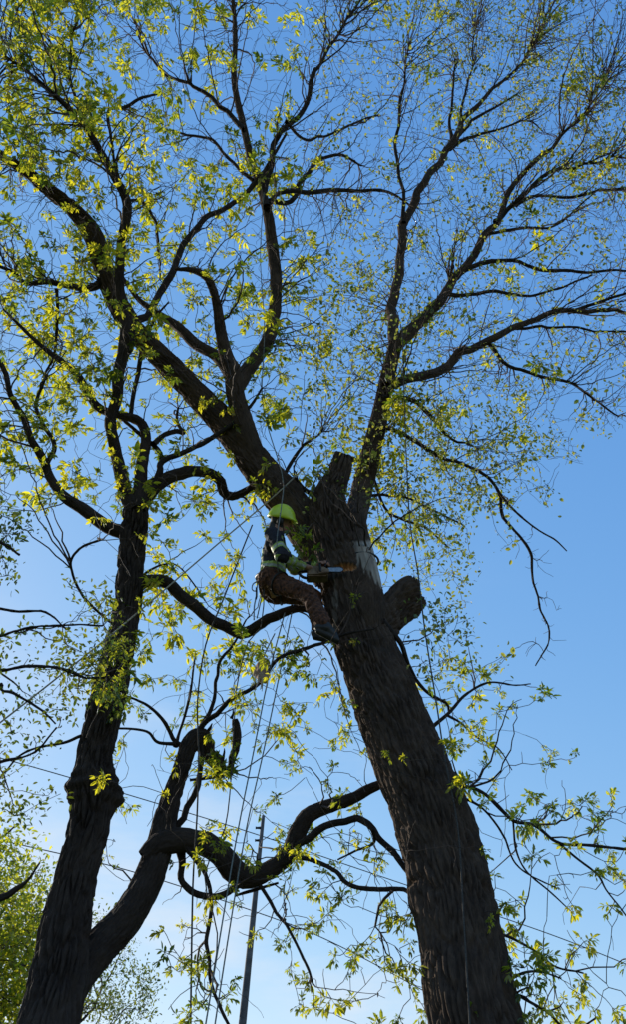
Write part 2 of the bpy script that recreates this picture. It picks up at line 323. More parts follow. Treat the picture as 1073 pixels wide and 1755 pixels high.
DR = [  # (D0, D1, points, name)
    (6.62, 8.9, [(575, 985, 72), (532, 915, 72), (490, 858, 66), (448, 808, 60), (395, 738, 52), (342, 682, 45), (292, 630, 40), (252, 590, 36), (224, 560, 36), (194, 505, 36), (172, 445, 35), (158, 402, 32), (128, 363, 27), (88, 330, 23), (52, 300, 19), (22, 280, 15), (-20, 255, 10)], 'limb'),
    (7.05, 7.9, [(458, 822, 16), (444, 795, 30), (428, 760, 38), (412, 712, 36), (402, 670, 33), (400, 640, 32), (388, 612, 24), (378, 570, 19), (371, 520, 16), (356, 478, 13), (330, 463, 10), (300, 462, 5)], 'limb'),
    (7.5, 8.6, [(402, 650, 26), (372, 612, 20), (335, 590, 19), (304, 560, 16), (270, 538, 12), (236, 512, 9), (205, 470, 6)], 'limb'),
    (7.5, 11.5, [(402, 665, 28), (440, 612, 24), (458, 585, 22), (470, 535, 21), (473, 480, 21), (466, 420, 20), (459, 368, 18), (446, 322, 13), (430, 272, 13), (416, 212, 12), (401, 140, 10), (403, 60, 8), (397, -20, 6)], 'limb'),
    (8.9, 10.2, [(459, 360, 10), (478, 336, 8), (512, 325, 8), (560, 328, 8), (620, 325, 6), (665, 332, 5), (700, 350, 3)], 'branch'),
    (8.9, 11.5, [(457, 355, 12), (462, 300, 11), (470, 240, 10), (488, 210, 9), (523, 181, 8), (538, 126, 8), (545, 118, 6), (573, 70, 5), (600, 25, 4), (620, -10, 3)], 'branch'),
    (9.8, 11, [(418, 222, 9), (387, 191, 8), (352, 161, 7), (302, 138, 5), (257, 100, 4), (235, 60, 3)], 'branch'),
    (9.2, 10, [(434, 310, 7), (395, 275, 6), (352, 237, 5), (290, 228, 3)], 'branch'),
    (9, 10.4, [(462, 345, 9), (498, 345, 8), (523, 302, 8), (540, 276, 7), (560, 268, 6), (588, 267, 5), (620, 285, 3)], 'branch'),
    (9.6, 11, [(490, 209, 6), (533, 241, 5), (600, 215, 4), (650, 195, 3)], 'branch'),
    (8.1, 8.7, [(178, 480, 14), (150, 494, 13), (100, 493, 10), (50, 485, 8), (0, 463, 6), (-30, 455, 4)], 'branch'),
    (8.3, 8.4, [(96, 494, 6), (95, 540, 6), (90, 601, 5), (70, 650, 3)], 'branch'),
    # right limb
    (6.75, 8.3, [(634, 1085, 50, 6.12), (630, 1040, 58, 6.2), (627, 1000, 56, 6.3), (620, 950, 46, 6.44), (613, 915, 38, 6.6), (612, 885, 38, 6.72), (622, 835, 38), (638, 770, 33), (654, 700, 28), (666, 640, 25), (680, 585, 24)], 'limb'),
    (8.3, 13.5, [(680, 592, 21), (674, 560, 18), (674, 530, 17), (684, 470, 16), (690, 430, 15), (693, 390, 15), (709, 347, 14), (734, 302, 12), (759, 272, 12), (785, 231, 11), (805, 196, 8), (845, 156, 6), (885, 116, 4), (930, 60, 3)], 'limb'),
    (10, 11.8, [(692, 382, 8), (689, 322, 6), (679, 252, 6), (684, 201, 5), (690, 160, 4), (700, 90, 3)], 'branch'),
    (11.8, 12.8, [(776, 245, 7), (772, 205, 5), (776, 160, 4), (784, 110, 3)], 'branch'),
    (11.8, 13, [(786, 232, 7), (820, 200, 5), (855, 180, 4), (890, 160, 3)], 'branch'),
    (11.6, 12.8, [(772, 255, 7), (800, 236, 6), (855, 221, 4), (905, 206, 3), (930, 225, 2)], 'branch'),
    (12, 13, [(793, 218, 5), (796, 165, 4), (810, 110, 3), (815, 50, 2)], 'branch'),
    (8.3, 11.6, [(678, 592, 22), (699, 568, 22), (734, 533, 20), (759, 510, 17), (785, 470, 14), (810, 438, 13), (835, 397, 12), (855, 375, 10), (876, 325, 9), (915, 282, 8), (956, 241, 6), (1000, 190, 4), (1030, 140, 3)], 'limb'),
    (9.8, 11.2, [(850, 380, 9), (895, 342, 8), (936, 302, 6), (986, 287, 5), (1040, 275, 4), (1090, 270, 3)], 'branch'),
    (10, 11.2, [(885, 352, 6), (915, 335, 5), (976, 340, 5), (1036, 327, 4), (1095, 322, 3)], 'branch'),
    (9.7, 10.8, [(832, 400, 6), (895, 392, 5), (950, 385, 4), (996, 352, 3), (1020, 330, 2)], 'branch'),
    (9.2, 10.8, [(783, 475, 10), (800, 462, 9), (835, 448, 8), (885, 450, 6), (936, 463, 6), (1011, 465, 5), (1090, 462, 4)], 'branch'),
    (9.1, 10.4, [(765, 503, 8), (790, 508, 7), (835, 500, 6), (895, 505, 5), (960, 495, 4), (1015, 470, 3)], 'branch'),
    (7.9, 10.3, [(662, 662, 16), (704, 652, 15), (744, 641, 15), (785, 611, 14), (835, 581, 13), (885, 561, 11), (936, 541, 10), (986, 533, 9), (1021, 531, 8), (1090, 540, 6)], 'limb'),
    (9.8, 10.2, [(975, 535, 7), (1021, 522, 6), (1090, 495, 4)], 'branch'),
    (9.2, 10.4, [(880, 563, 6), (930, 560, 5), (986, 561, 4), (1090, 572, 3)], 'branch'),
    (8.9, 9.5, [(836, 585, 7), (875, 626, 6), (915, 641, 6), (976, 656, 5), (1016, 682, 4), (1061, 712, 3)], 'branch'),
    (7.8, 8.6, [(652, 680, 9), (704, 684, 8), (734, 707, 7), (770, 745, 5), (820, 770, 3)], 'branch'),
    (7.75, 7.9, [(645, 730, 10), (680, 738, 8), (707, 750, 7), (744, 772, 7), (785, 792, 6), (830, 812, 6), (855, 843, 6), (868, 880, 6), (885, 910, 5), (905, 945, 5), (915, 991, 4), (931, 1046, 3.5), (943, 1081, 3), (936, 1117, 2.5), (918, 1144, 2)], 'branch'),
    (7.8, 7.9, [(853, 840, 5), (888, 880, 4), (926, 910, 3), (951, 925, 3), (971, 945, 2)], 'branch'),
    (7.7, 8.1, [(632, 800, 7), (660, 870, 5), (690, 890, 5), (730, 905, 4), (770, 940, 3)], 'branch'),
    (7.6, 8.0, [(630, 850, 6), (665, 850, 5), (720, 862, 4), (790, 900, 3)], 'branch'),
    # low branches, right side
    (6.1, 6.3, [(655, 1065, 12), (669, 1079, 10), (689, 1106, 9), (704, 1147, 8), (724, 1177, 6), (764, 1207, 5), (768, 1225, 3)], 'branch'),
    (5.9, 6.3, [(725, 1262, 9), (745, 1245, 7), (769, 1222, 6), (795, 1192, 5), (835, 1172, 4), (885, 1179, 3), (910, 1176, 2)], 'branch'),
    (6.0, 6.3, [(765, 1225, 5), (790, 1240, 4), (815, 1262, 3), (855, 1282, 2.5), (880, 1320, 2)], 'branch'),
    (5.6, 5.9, [(765, 1335, 11), (790, 1348, 8), (825, 1360, 7), (855, 1385, 7), (880, 1406, 6), (915, 1416, 6), (956, 1443, 5), (1011, 1446, 5), (1095, 1462, 4)], 'branch'),
    (5.75, 5.7, [(880, 1406, 4), (885, 1456, 4), (905, 1496, 3), (945, 1530, 3), (986, 1567, 2)], 'branch'),
    (5.8, 5.9, [(956, 1443, 5), (986, 1466, 4), (1026, 1501, 4), (1041, 1531, 3), (1080, 1585, 3)], 'branch'),
    (5.6, 5.7, [(778, 1365, 7), (805, 1372, 5), (835, 1392, 4), (870, 1435, 4), (895, 1481, 3), (960, 1520, 2)], 'branch'),
    (5.3, 5.5, [(845, 1615, 7), (865, 1602, 5), (915, 1627, 4), (956, 1657, 4), (1000, 1670, 3)], 'branch'),
    (5.2, 5.3, [(860, 1690, 9), (880, 1675, 6), (920, 1660, 4), (960, 1670, 3)], 'branch'),
    (5.15, 5.3, [(865, 1695, 8), (890, 1704, 6), (935, 1733, 5), (975, 1765, 4), (1020, 1740, 3)], 'branch'),
    # low branches, left side
    (5.6, 6.2, [(712, 1500, 11), (699, 1491, 10), (675, 1465, 11), (655, 1445, 11), (634, 1421, 12), (598, 1408, 12), (563, 1413, 12), (533, 1436, 13), (505, 1450, 10)], 'branch'),
    (5.5, 6.1, [(722, 1560, 10), (712, 1545, 8), (690, 1526, 8), (644, 1524, 8), (603, 1516, 8), (573, 1489, 8), (535, 1476, 8), (495, 1470, 8)], 'branch'),
    (5.7, 6.0, [(640, 1425, 6), (640, 1445, 5), (610, 1460, 4), (580, 1475, 3)], 'branch'),
    (7.0, 7.2, [(540, 850, 9), (520, 838, 8), (505, 820, 8), (490, 822, 7), (500, 795, 7), (520, 765, 5), (550, 740, 3)], 'branch'),
]
for i, (a, b, pl, nm) in enumerate(DR):
    limb(RT, 'R', BARK_R if pl[0][2] > 14 else BARK_F, px(a, b, pl), nm, seed=10 + i, mark=mark_bare if i == 12 else None, flare=.1 if pl[0][2] > 40 else .25)
limb(RT, 'R', BARK_R, px(6.2, 6.62, [(612, 1100, 60), (648, 1076, 72), (668, 1054, 62), (682, 1040, 62), (696, 1029, 66), (706, 1024, 66), (711, 1021, 60)]), 'sawn_stub', capped=True, seed=77, skel=False, lump=.09, rough=1.6, bump=lambda v, A, S: .020 * np.cos(4 * A + 1) + .03 * np.cos(A * 2 + .6))

# ------------------------------------------------------------------ left tree
LBp = P(82, 1755, 5.6); lbase = (LBp[0] - .03, LBp[1], -.1)
LT = thing('maple_tree', 'upright dark tree on the left with swollen burl and second stem curving right', 'tree', (lbase[0], lbase[1], 0))
def bump_burl(v, A, S):
    X, Y, D = proj(v); q = v - P(160, 1358, 6.1)
    g1 = .05 * np.exp(-(q[:, 2] / .11) ** 2)
    k = v - P(202, 1372, 6.05); g2 = .07 * np.exp(-((k ** 2).sum(1)) / .006)
    return g1 + g2 + .010 * np.sin(q[:, 2] * 75 + 4 * vnoise(v * 5, 2)) * np.exp(-(q[:, 2] / .14) ** 2)
trunkL = px(0, 0, [(82, 1755, 104, 5.6), (100, 1660, 92, 5.68), (116, 1560, 76, 5.78), (130, 1500, 68, 5.85), (151, 1420, 67, 5.95), (159, 1350, 64, 6.05), (162, 1300, 60, 6.12),
                   (172, 1250, 60, 6.2), (194, 1150, 54, 6.38), (216, 1050, 45, 6.58), (225, 950, 42, 6.8), (231, 890, 43, 6.95), (233, 862, 36, 7.02)],
             pre=[(lbase[0] - .02, lbase[1], -.1, .36), (lbase[0] - .01, lbase[1], .9, .27), (lbase[0], lbase[1], 1.7, .25)])
limb(LT, 'L', BARK_L, trunkL, 'trunk', seed=2, bump=bump_burl, skel=False, flare=0)
DL = [
    (5.66, 6.6, [(95, 1745, 40), (118, 1695, 66), (146, 1652, 67), (180, 1612, 60), (216, 1574, 55), (250, 1516, 50), (271, 1456, 43), (282, 1405, 37), (297, 1355, 31), (311, 1315, 29), (322, 1282, 30), (336, 1264, 30), (350, 1262, 22), (354, 1280, 21), (360, 1296, 22), (373, 1308, 18), (376, 1328, 12)], 'limb'),
    (6.1, 6.35, [(246, 1470, 22), (268, 1450, 38), (292, 1441, 43), (322, 1440, 40), (352, 1448, 38), (378, 1464, 38), (396, 1488, 40), (420, 1504, 38), (450, 1497, 34), (478, 1481, 31), (498, 1458, 30), (508, 1432, 28), (526, 1400, 25), (556, 1384, 21), (600, 1370, 18), (632, 1353, 16), (662, 1340, 14)], 'limb'),
    (6.3, 6.7, [(280, 1430, 14), (296, 1414, 13), (321, 1381, 12), (334, 1354, 11), (338, 1323, 10), (342, 1295, 9), (341, 1258, 8), (350, 1232, 8), (367, 1196, 7), (370, 1162, 6), (373, 1132, 6), (398, 1101, 4), (420, 1060, 3)], 'branch'),
    (6.5, 5.75, [(336, 1268, 12), (344, 1250, 10), (362, 1232, 9), (403, 1202, 8), (443, 1172, 7), (473, 1129, 7), (510, 1116, 7), (545, 1105, 6), (580, 1086, 5), (640, 1072, 3)], 'branch'),
    (6.5, 6.8, [(300, 1280, 8), (307, 1247, 5), (318, 1210, 5), (327, 1170, 4), (335, 1120, 3)], 'branch'),
    (6.5, 6.4, [(318, 1282, 9), (297, 1267, 8), (277, 1232, 6), (252, 1207, 5), (216, 1190, 4)], 'branch'),
    (6.4, 6.3, [(300, 1275, 7), (270, 1270, 6), (252, 1253, 5), (201, 1252, 4), (180, 1262, 3)], 'branch'),
    (6.2, 6.1, [(168, 1262, 9), (141, 1260, 6), (110, 1272, 5), (50, 1288, 4), (0, 1330, 3)], 'branch'),
    (6.2, 6.1, [(308, 1450, 16), (310, 1478, 12), (304, 1503, 11), (316, 1522, 11), (335, 1532, 11), (372, 1534, 11), (408, 1512, 10)], 'branch'),
    (6.1, 5.8, [(320, 1452, 12), (347, 1506, 8), (362, 1557, 7), (360, 1617, 7), (362, 1677, 6), (377, 1728, 6), (392, 1765, 5)], 'branch'),
    (6.2, 5.9, [(440, 1510, 8), (450, 1524, 6), (478, 1567, 6), (508, 1617, 5), (528, 1657, 5), (538, 1690, 4)], 'branch'),
    (6.25, 6.3, [(402, 1535, 4), (430, 1525, 6), (478, 1512, 4)], 'branch'),
    (6.55, 6.65, [(325, 1337, 4), (350, 1335, 6), (380, 1331, 6), (402, 1321, 4)], 'branch'),
    (6.8, 6.6, [(229, 1008, 24), (247, 997, 22), (270, 994, 22), (290, 1002, 21), (307, 1026, 20), (342, 1051, 20), (377, 1068, 19), (408, 1085, 21), (438, 1076, 19), (468, 1052, 17), (503, 1044, 14), (530, 1050, 10)], 'limb'),
    (6.85, 7.1, [(240, 1000, 6), (250, 982, 5), (280, 968, 4), (310, 975, 3), (350, 1030, 3)], 'branch'),
    (6.95, 7.1, [(226, 905, 26), (205, 912, 24), (170, 893, 22), (140, 872, 20), (111, 851, 18), (82, 812, 16), (72, 782, 15), (50, 742, 12), (25, 692, 10), (5, 636, 9), (-20, 590, 7)], 'limb'),
    (7.1, 7.2, [(76, 800, 10), (90, 764, 8), (75, 732, 7), (65, 692, 6), (72, 650, 4)], 'branch'),
    (6.95, 8.4, [(232, 872, 28), (217, 850, 25), (204, 802, 21), (193, 752, 19), (188, 720, 19), (200, 681, 19), (202, 641, 21), (213, 591, 19), (212, 540, 17), (204, 485, 17), (207, 418, 16), (217, 350, 15), (192, 297, 13), (161, 241, 11), (136, 206, 10), (101, 171, 8), (50, 126, 6), (0, 90, 4)], 'limb'),
    (8.1, 8.6, [(208, 335, 7), (192, 260, 5), (184, 194, 6), (215, 185, 6), (245, 167, 5), (275, 162, 3)], 'branch'),
    (6.95, 8.0, [(234, 872, 28), (239, 840, 23), (243, 792, 20), (250, 752, 18), (238, 722, 17), (205, 712, 15), (166, 697, 15), (141, 656, 14), (121, 631, 12), (86, 606, 9), (45, 570, 6), (5, 530, 4)], 'limb'),
    (7.4, 8.4, [(236, 725, 9), (222, 715, 9), (226, 681, 8), (241, 631, 8), (246, 591, 7), (262, 555, 5), (290, 520, 3)], 'branch'),
    (6.97, 7.3, [(236, 870, 32), (248, 852, 28), (264, 834, 24), (290, 818, 21), (330, 808, 20), (360, 812, 18), (378, 826, 17), (382, 843, 17), (398, 851, 15), (428, 838, 12), (450, 820, 8)], 'limb'),
    (7.0, 7.3, [(262, 842, 14), (273, 815, 12), (278, 792, 11), (302, 781, 10), (342, 767, 9), (382, 737, 8), (428, 701, 6), (450, 670, 4)], 'branch'),
    (7.1, 7.5, [(278, 792, 9), (267, 767, 8), (237, 742, 7), (205, 715, 5)], 'branch'),
    (7.2, 7.7, [(262, 762, 10), (282, 748, 9), (306, 742, 9), (316, 745, 7), (302, 725, 6), (305, 700, 4)], 'branch'),
    (7.4, 9.6, [(208, 612, 15), (222, 575, 14), (238, 551, 14), (262, 520, 13), (284, 488, 12), (307, 438, 11), (342, 377, 10), (382, 357, 9), (433, 317, 8), (463, 272, 6), (490, 230, 4)], 'branch'),
    (6.7, 6.4, [(216, 1075, 8), (186, 1066, 5), (146, 1031, 5), (123, 991, 5), (121, 960, 5), (141, 935, 5), (181, 923, 4)], 'branch'),
    (8.4, 9.5, [(172, 260, 7), (140, 200, 6), (120, 130, 5), (125, 60, 4), (150, 0, 3)], 'branch'),
    (8.2, 9.4, [(212, 345, 7), (240, 345, 5), (262, 372, 5), (272, 440, 4), (275, 480, 3)], 'branch'),
]
for i, (a, b, pl, nm) in enumerate(DL):
    limb(LT, 'L', BARK_L if pl[0][2] > 14 else BARK_F, px(a, b, pl), nm, seed=70 + i, flare=.12 if pl[0][2] > 30 else .25, lump=.12 if i in (0, 1) else .07)
limb(LT, 'L', BARK_L, px(6.6, 6.6, [(393, 1328, 12), (396, 1300, 16), (400, 1272, 17), (401, 1245, 14), (401, 1226, 11)]), 'broken_stub', seed=133, skel=False, rough=2.2, lump=.25)
limb(LT, 'L', BARK_R, px(6.55, 6.5, [(338, 1264, 24), (350, 1276, 28), (358, 1294, 25), (370, 1305, 32), (378, 1320, 25), (373, 1336, 13)]), 'broken_stub', seed=134, skel=False, rough=2.6, lump=.32)
for a_ in ([(350, 1262, 6.5), (358, 1248, 6), (362, 1238, 2)], [(380, 1305, 6), (384, 1290, 4), (383, 1282, 2)], [(396, 1232, 6), (399, 1222, 3), (398, 1214, 1.5)]):
    limb(LT, 'L', BARK_F, px(6.5, 6.5, a_), 'splinter', seed=int(a_[0][0]), skel=False, rough=2)

# ------------------------------------------------------------------ neighbours at the left edge
ET = thing('edge_tree', 'neighbouring tree outside the left edge whose dark leafy sprays reach into the picture', 'tree', (-4.1, 5.6, 0))
limb(ET, 'E', BARK_F, [(-4.1, 5.6, -.1, .22), (-4.12, 5.65, 1.5, .18), (-4.05, 5.6, 3.5, .15), (-4.0, 5.7, 5.5, .10), (-3.9, 5.7, 7.2, .05), (-3.9, 5.6, 8.3, .02)], 'trunk', seed=150, skel=False)
E0 = [(-4.06, 5.6, 3.0, .05), (-4.04, 5.62, 4.0, .045), (-4.0, 5.67, 5.0, .04)]
for i, (k, pl) in enumerate([(1, [(-60, 1040, 7), (0, 1041, 5), (70, 1048, 4), (115, 1075, 3)]), (1, [(-60, 1110, 7), (0, 1086, 5), (70, 1071, 4), (176, 1068, 3)]),
                             (0, [(-60, 1150, 7), (0, 1142, 6), (100, 1142, 5), (146, 1160, 4), (190, 1165, 3)]), (0, [(-60, 1210, 7), (0, 1185, 5), (60, 1205, 4), (95, 1235, 3)]),
                             (2, [(-60, 930, 7), (0, 925, 5), (30, 960, 4)]), (0, [(-60, 1345, 7), (0, 1310, 5), (60, 1290, 4), (100, 1250, 3)]), (0, [(-80, 1560, 16), (0, 1537, 13), (30, 1516, 10), (48, 1500, 6), (70, 1470, 3)])]):
    limb(ET, 'E', BARK_F, px(5.6, 5.3, pl, pre=[E0[k]]), 'branch', seed=160 + i)
GT = thing('bushy_tree', 'dense sunlit bushy tree low at the left edge behind the dark trunk', 'tree', (-5.8, 12.0, 0))
limb(GT, 'G', BARK_F, [(-5.8, 12.0, -.1, .22), (-5.75, 12, 1.5, .17), (-5.7, 12, 3.2, .12), (-5.6, 12, 4.8, .07), (-5.5, 12, 6.2, .03)], 'trunk', seed=180, skel=False)
for i in range(16):
    z = 1.8 + i * .24; a = i * 2.4; l = 2.0 - .05 * i
    limb(GT, 'G', BARK_F, [(-5.73, 12, z, .05), (-5.73 + math.cos(a) * l * .5, 12 + math.sin(a) * l * .5, z + .5, .03), (-5.73 + math.cos(a) * l, 12 + math.sin(a) * l, z + 1.0, .012)], 'branch', seed=190 + i)
HT = thing('far_shrub', 'small far shrub with upright feathery twigs seen between the two left stems at the bottom', 'shrub', (-5.6, 19.0, 0))
limb(HT, 'H', BARK_F, [(-5.6, 19, -.1, .14), (-5.5, 19, 1.5, .11), (-5.45, 19, 3.0, .08), (-5.4, 19, 4.6, .04)], 'trunk', seed=220, skel=False)
for i in range(14):
    z = 1.6 + i * .2; a = i * 2.4 + .5
    limb(HT, 'H', BARK_F, [(-5.48, 19, z, .04), (-5.48 + math.cos(a) * .8, 19 + math.sin(a) * .8, z + .6, .025), (-5.48 + math.cos(a) * 1.3, 19 + math.sin(a) * 1.3, z + 1.8, .01)], 'branch', seed=230 + i)

# ------------------------------------------------------------------ twigs and leaves grown towards scattered bud points
GRID = """
8865543334567752
8876543323567764
7765444322356776
7776555432234667
6565567632223456
4556565332444455
4665465645444344
5555455555553334
6665444475544334
5665543355655433
6765444456875533
5544333456776510
3423444445765200
3312443336761000
3123243325550000
3222333321340000
4453344320341000
4343334451366400
3322334561155300
4322243443144320
4213234443134552
4423234455134443
5412232445145344
7641332335345422
8664331244325642
8565222233314642
""".split()
def cell(x, y):
    c = int(x // 67.07); r = int(y // 67.5)
    return int(GRID[min(max(r, 0), 25)][min(max(c, 0), 15)])
ATT = {k: [] for k in 'RLEGH'}        # (pos, kind, size)
nodes2 = []
for key in 'RL':
    for (p, t, r) in SKEL[key]:
        if r < .11: nodes2.append((key, p))
pj = [proj(p) for k, p in nodes2]
kd2 = kdtree.KDTree(len(pj))
for i, (x, y, D) in enumerate(pj): kd2.insert((x, y, 0), i)
kd2.balance()
for r in range(-1, 26):
    for c in range(-1, 17):
        d = int(GRID[max(r, 0)][min(max(c, 0), 15)])
        if d == 0: continue
        if 12 <= r <= 19 and 2 <= c <= 7: d += 1
        x0, y0 = c * 67.07, r * 67.5
        key = None
        if r >= 21 and c <= 1: key = 'G'
        elif r >= 23 and c <= 3: key = 'H'
        elif (13 <= r <= 20 and c <= 1) or (r in (15, 16, 17) and c == 2): key = 'E'
        small = c >= 8 and r <= 16
        if key == 'G': n = 1.15 * d * d
        elif key == 'H': n = 1.0 * d * d
        elif small: n = .85 * d * d + 1.2
        else: n = .19 * d * d + .3 * d
        cen = rng.random((3, 2)) * 67
        for _ in range(rng.poisson(n)):
            x, y = x0 + rng.random() * 67, y0 + rng.random() * 67.5
            if rng.random() < .5 and key != 'G': cc_ = cen[int(rng.integers(3))]; x, y = x0 + cc_[0] + rng.normal() * 12, y0 + cc_[1] + rng.normal() * 12
            if key == 'G': 
                if x > 105 - (1755-y) * .1 or y < 1400 + x * 1.0: continue
                ATT['G'].append((P(x, y, rng.uniform(11.6, 13.8)), 'G', 1.25 * rng.uniform(.7, 1.2))); continue
            if key == 'H':
                if x > 262 - max(0, 1650 - y) * .8 or x < 130: continue
                ATT['H'].append((P(x, y, rng.uniform(18.6, 20.6)), 'G', 1.2 * rng.uniform(.7, 1.2))); continue
            if key == 'E':
                for _k in range(2): ATT['E'].append((P(x + _k * rng.normal() * 14, y + _k * rng.normal() * 12, rng.uniform(5.0, 6.1)), 'E', rng.uniform(.7, 1.15)))
                continue
            nb = kd2.find_n((x, y, 0), 14); i = nb[int(rng.integers(len(nb)))][1]
            k, _p = nodes2[i]; D = pj[i][2] + rng.normal() * .42
            kind = 'B' if small and rng.random() > .07 else 'A'
            if 425 < x < 738 and 862 < y < 1100 and D < 7.0: continue
            tx = np.interp(y, [780, 930, 1050, 1200, 1315, 1506, 1755], [588, 578, 607, 661, 706, 772, 815]); tw_ = np.interp(y, [780, 930, 1200, 1755], [20, 42, 60, 80])
            if y > 780 and abs(x - tx) < tw_ and D < np.interp(y, [780, 1755], [7.2, 5.3]) and rng.random() < .93: continue
            if y > 1150 and rng.random() < .22: continue
            ATT[k].append((P(x, y, max(4.9, D)), kind, rng.uniform(.55, 1.25) * (.76 if y > 1150 else 1.06)))
        # bare twig ends
        if key is None:
            nb_ = (36 if r < 6 else 26 if r < 10 else 10 if r < 13 else 3) * (2.0 if small and r < 12 else 1) * (.5 + d / 8)
            for _ in range(rng.poisson(nb_)):
                x, y = x0 + rng.random() * 67, y0 + rng.random() * 67.5
                nb = kd2.find_n((x, y, 0), 12); i = nb[int(rng.integers(len(nb)))][1]
                k, _p = nodes2[i]; ATT[k].append((P(x, y, max(5, pj[i][2] + rng.normal() * .7)), 'N', 1))
for (x, y, D, k, s) in [(508, 906, 6.1, 'R', .8), (518, 916, 6.1, 'R', .9), (526, 930, 6.05, 'R', .9), (537, 945, 6.1, 'R', .8), (608, 1025, 5.98, 'R', .6), (575, 1100, 5.85, 'R', .6),
                        (378, 1322, 6.4, 'L', 1.1), (368, 1312, 6.4, 'L', 1.0), (386, 1330, 6.4, 'L', 1), (225, 566, 8.1, 'R', 1.4), (214, 556, 8.1, 'R', 1.2), (190, 438, 8.1, 'R', 1.4), (205, 446, 8.1, 'R', 1.2),
                        (690, 690, 7.6, 'R', 1.3), (682, 728, 7.5, 'R', 1.3), (700, 712, 7.5, 'R', 1.3), (668, 745, 7.5, 'R', 1), (555, 580, 8, 'R', 1.3), (575, 590, 8, 'R', 1.1), (470, 550, 7.9, 'R', 1.3),
                        (180, 1165, 6.0, 'L', 1), (195, 1178, 6.0, 'L', 1), (170, 1180, 6.0, 'L', 1), (212, 1215, 6.05, 'L', .8), (435, 290, 9.2, 'R', 1.6), (450, 300, 9.2, 'R', 1.6), (500, 310, 9.3, 'R', 1.6), (495, 405, 8.7, 'R', 1.3),
                        (620, 800, 7.6, 'R', 1), (655, 905, 7.1, 'R', 1), (648, 925, 7.1, 'R', 1), (660, 960, 7.1, 'R', 1)]:
    ATT[k].append((P(x, y, D), 'A', s))
for t_ in range(60):
    u = t_ / 60; x = np.interp(u, [0, .3, .6, 1], [875, 912, 940, 925]) + rng.normal() * 16; y = 890 + u * 245 + rng.normal() * 12
    ATT['R'].append((P(x, y, 7.85 + rng.normal() * .10), 'N', 1))
def attach(key, maxr):
    items = ATT[key]; nodes = [n for n in SKEL[key] if n[2] < maxr]
    order = np.array(rng.permutation(len(items))); tw = []; tips = []
    rad = [n[2] for n in nodes]; pos = [np.array(n[0]) for n in nodes]; tan = [np.array(n[1]) for n in nodes]
    b0 = 0; nb = 22; first = int(len(order) * .12); cuts = [0, first] + list(np.linspace(first, len(order), nb).astype(int)[1:])
    for bi in range(len(cuts) - 1):
        kd = kdtree.KDTree(len(pos))
        for i, p in enumerate(pos): kd.insert(p, i)
        kd.balance()
        for oi in order[cuts[bi]:cuts[bi + 1]]:
            tp, kind, size = items[oi]
            best = None
            for (_, i, dist) in kd.find_n(tp, 26):
                dv = tp - pos[i]; cs = float(dv @ tan[i]) / (dist + 1e-6)
                cost = dist * (1.25 - (.30 if kind in 'BN' else .55) * cs) + (.12 if rad[i] > .05 else 0)
                if best is None or cost < best[0]: best = (cost, i, dist)
            _, i, dist = best
            if dist < .03: tips.append((tp, tan[i], kind, size)); continue
            if dist > 2.2: continue
            p0, t0 = pos[i], tan[i]
            dv = (tp - p0) / dist
            perp = rng.normal(size=3) * .14
            c1 = p0 + (t0 * .45 + dv * .55) * dist * .4 + perp * dist
            c2 = tp - (dv * .6 + np.array([0, 0, .35 if kind not in 'BN' else -.35]) + rng.normal(size=3) * .25) * dist * .33
            n = max(3, int(dist / .06) + 2); t = np.linspace(0, 1, n)[:, None]
            q = (1 - t) ** 3 * p0 + 3 * (1 - t) ** 2 * t * c1 + 3 * (1 - t) * t * t * c2 + t ** 3 * tp
            q[1:-1] += rng.normal(size=(n - 2, 3)) * (.006 if kind == 'N' else .008)
            r0 = min(rad[i] * .75, .0032 + .0055 * dist + (.003 if bi == 0 else 0)); r0 = max(r0 * (.78 if kind in 'BN' else 1), .0024)
            sc = max(1, zdep(tp) / 9.5)
            rr = np.linspace(r0, .0017 if kind in 'BN' else .0021, n) * (1 if key in 'RLE' else 1.5)
            tw.append((q, rr))
            for j in range(1, n):
                tj = q[j] - q[j - 1]; tj = tj / (np.linalg.norm(tj) + 1e-9)
                pos.append(q[j]); tan.append(tj); rad.append(rr[j])
            tips.append((tp, tj, kind, size))
            if kind in 'AEGB' and n > 4:
                for _ in range(2 if kind in 'GB' else 1):
                    j = int(rng.integers(n // 2, n)); tips.append((q[j], tan[-1], kind, size * rng.uniform(.5, .85)))
    return tw, tips
def twig_mesh(root, tw):
    V, Fc, n0 = [], [], 0
    for q, rr in tw:
        v, f, _, _ = tube_arr(q, rr, 4, n0); V.append(v); Fc.append(f); n0 += len(v)
    o = mesh('twigs', np.vstack(V), [np.vstack(Fc)], TWIG_M, root); o['kind'] = 'stuff'
def unit(v): return v / (np.linalg.norm(v, axis=-1, keepdims=True) + 1e-9)
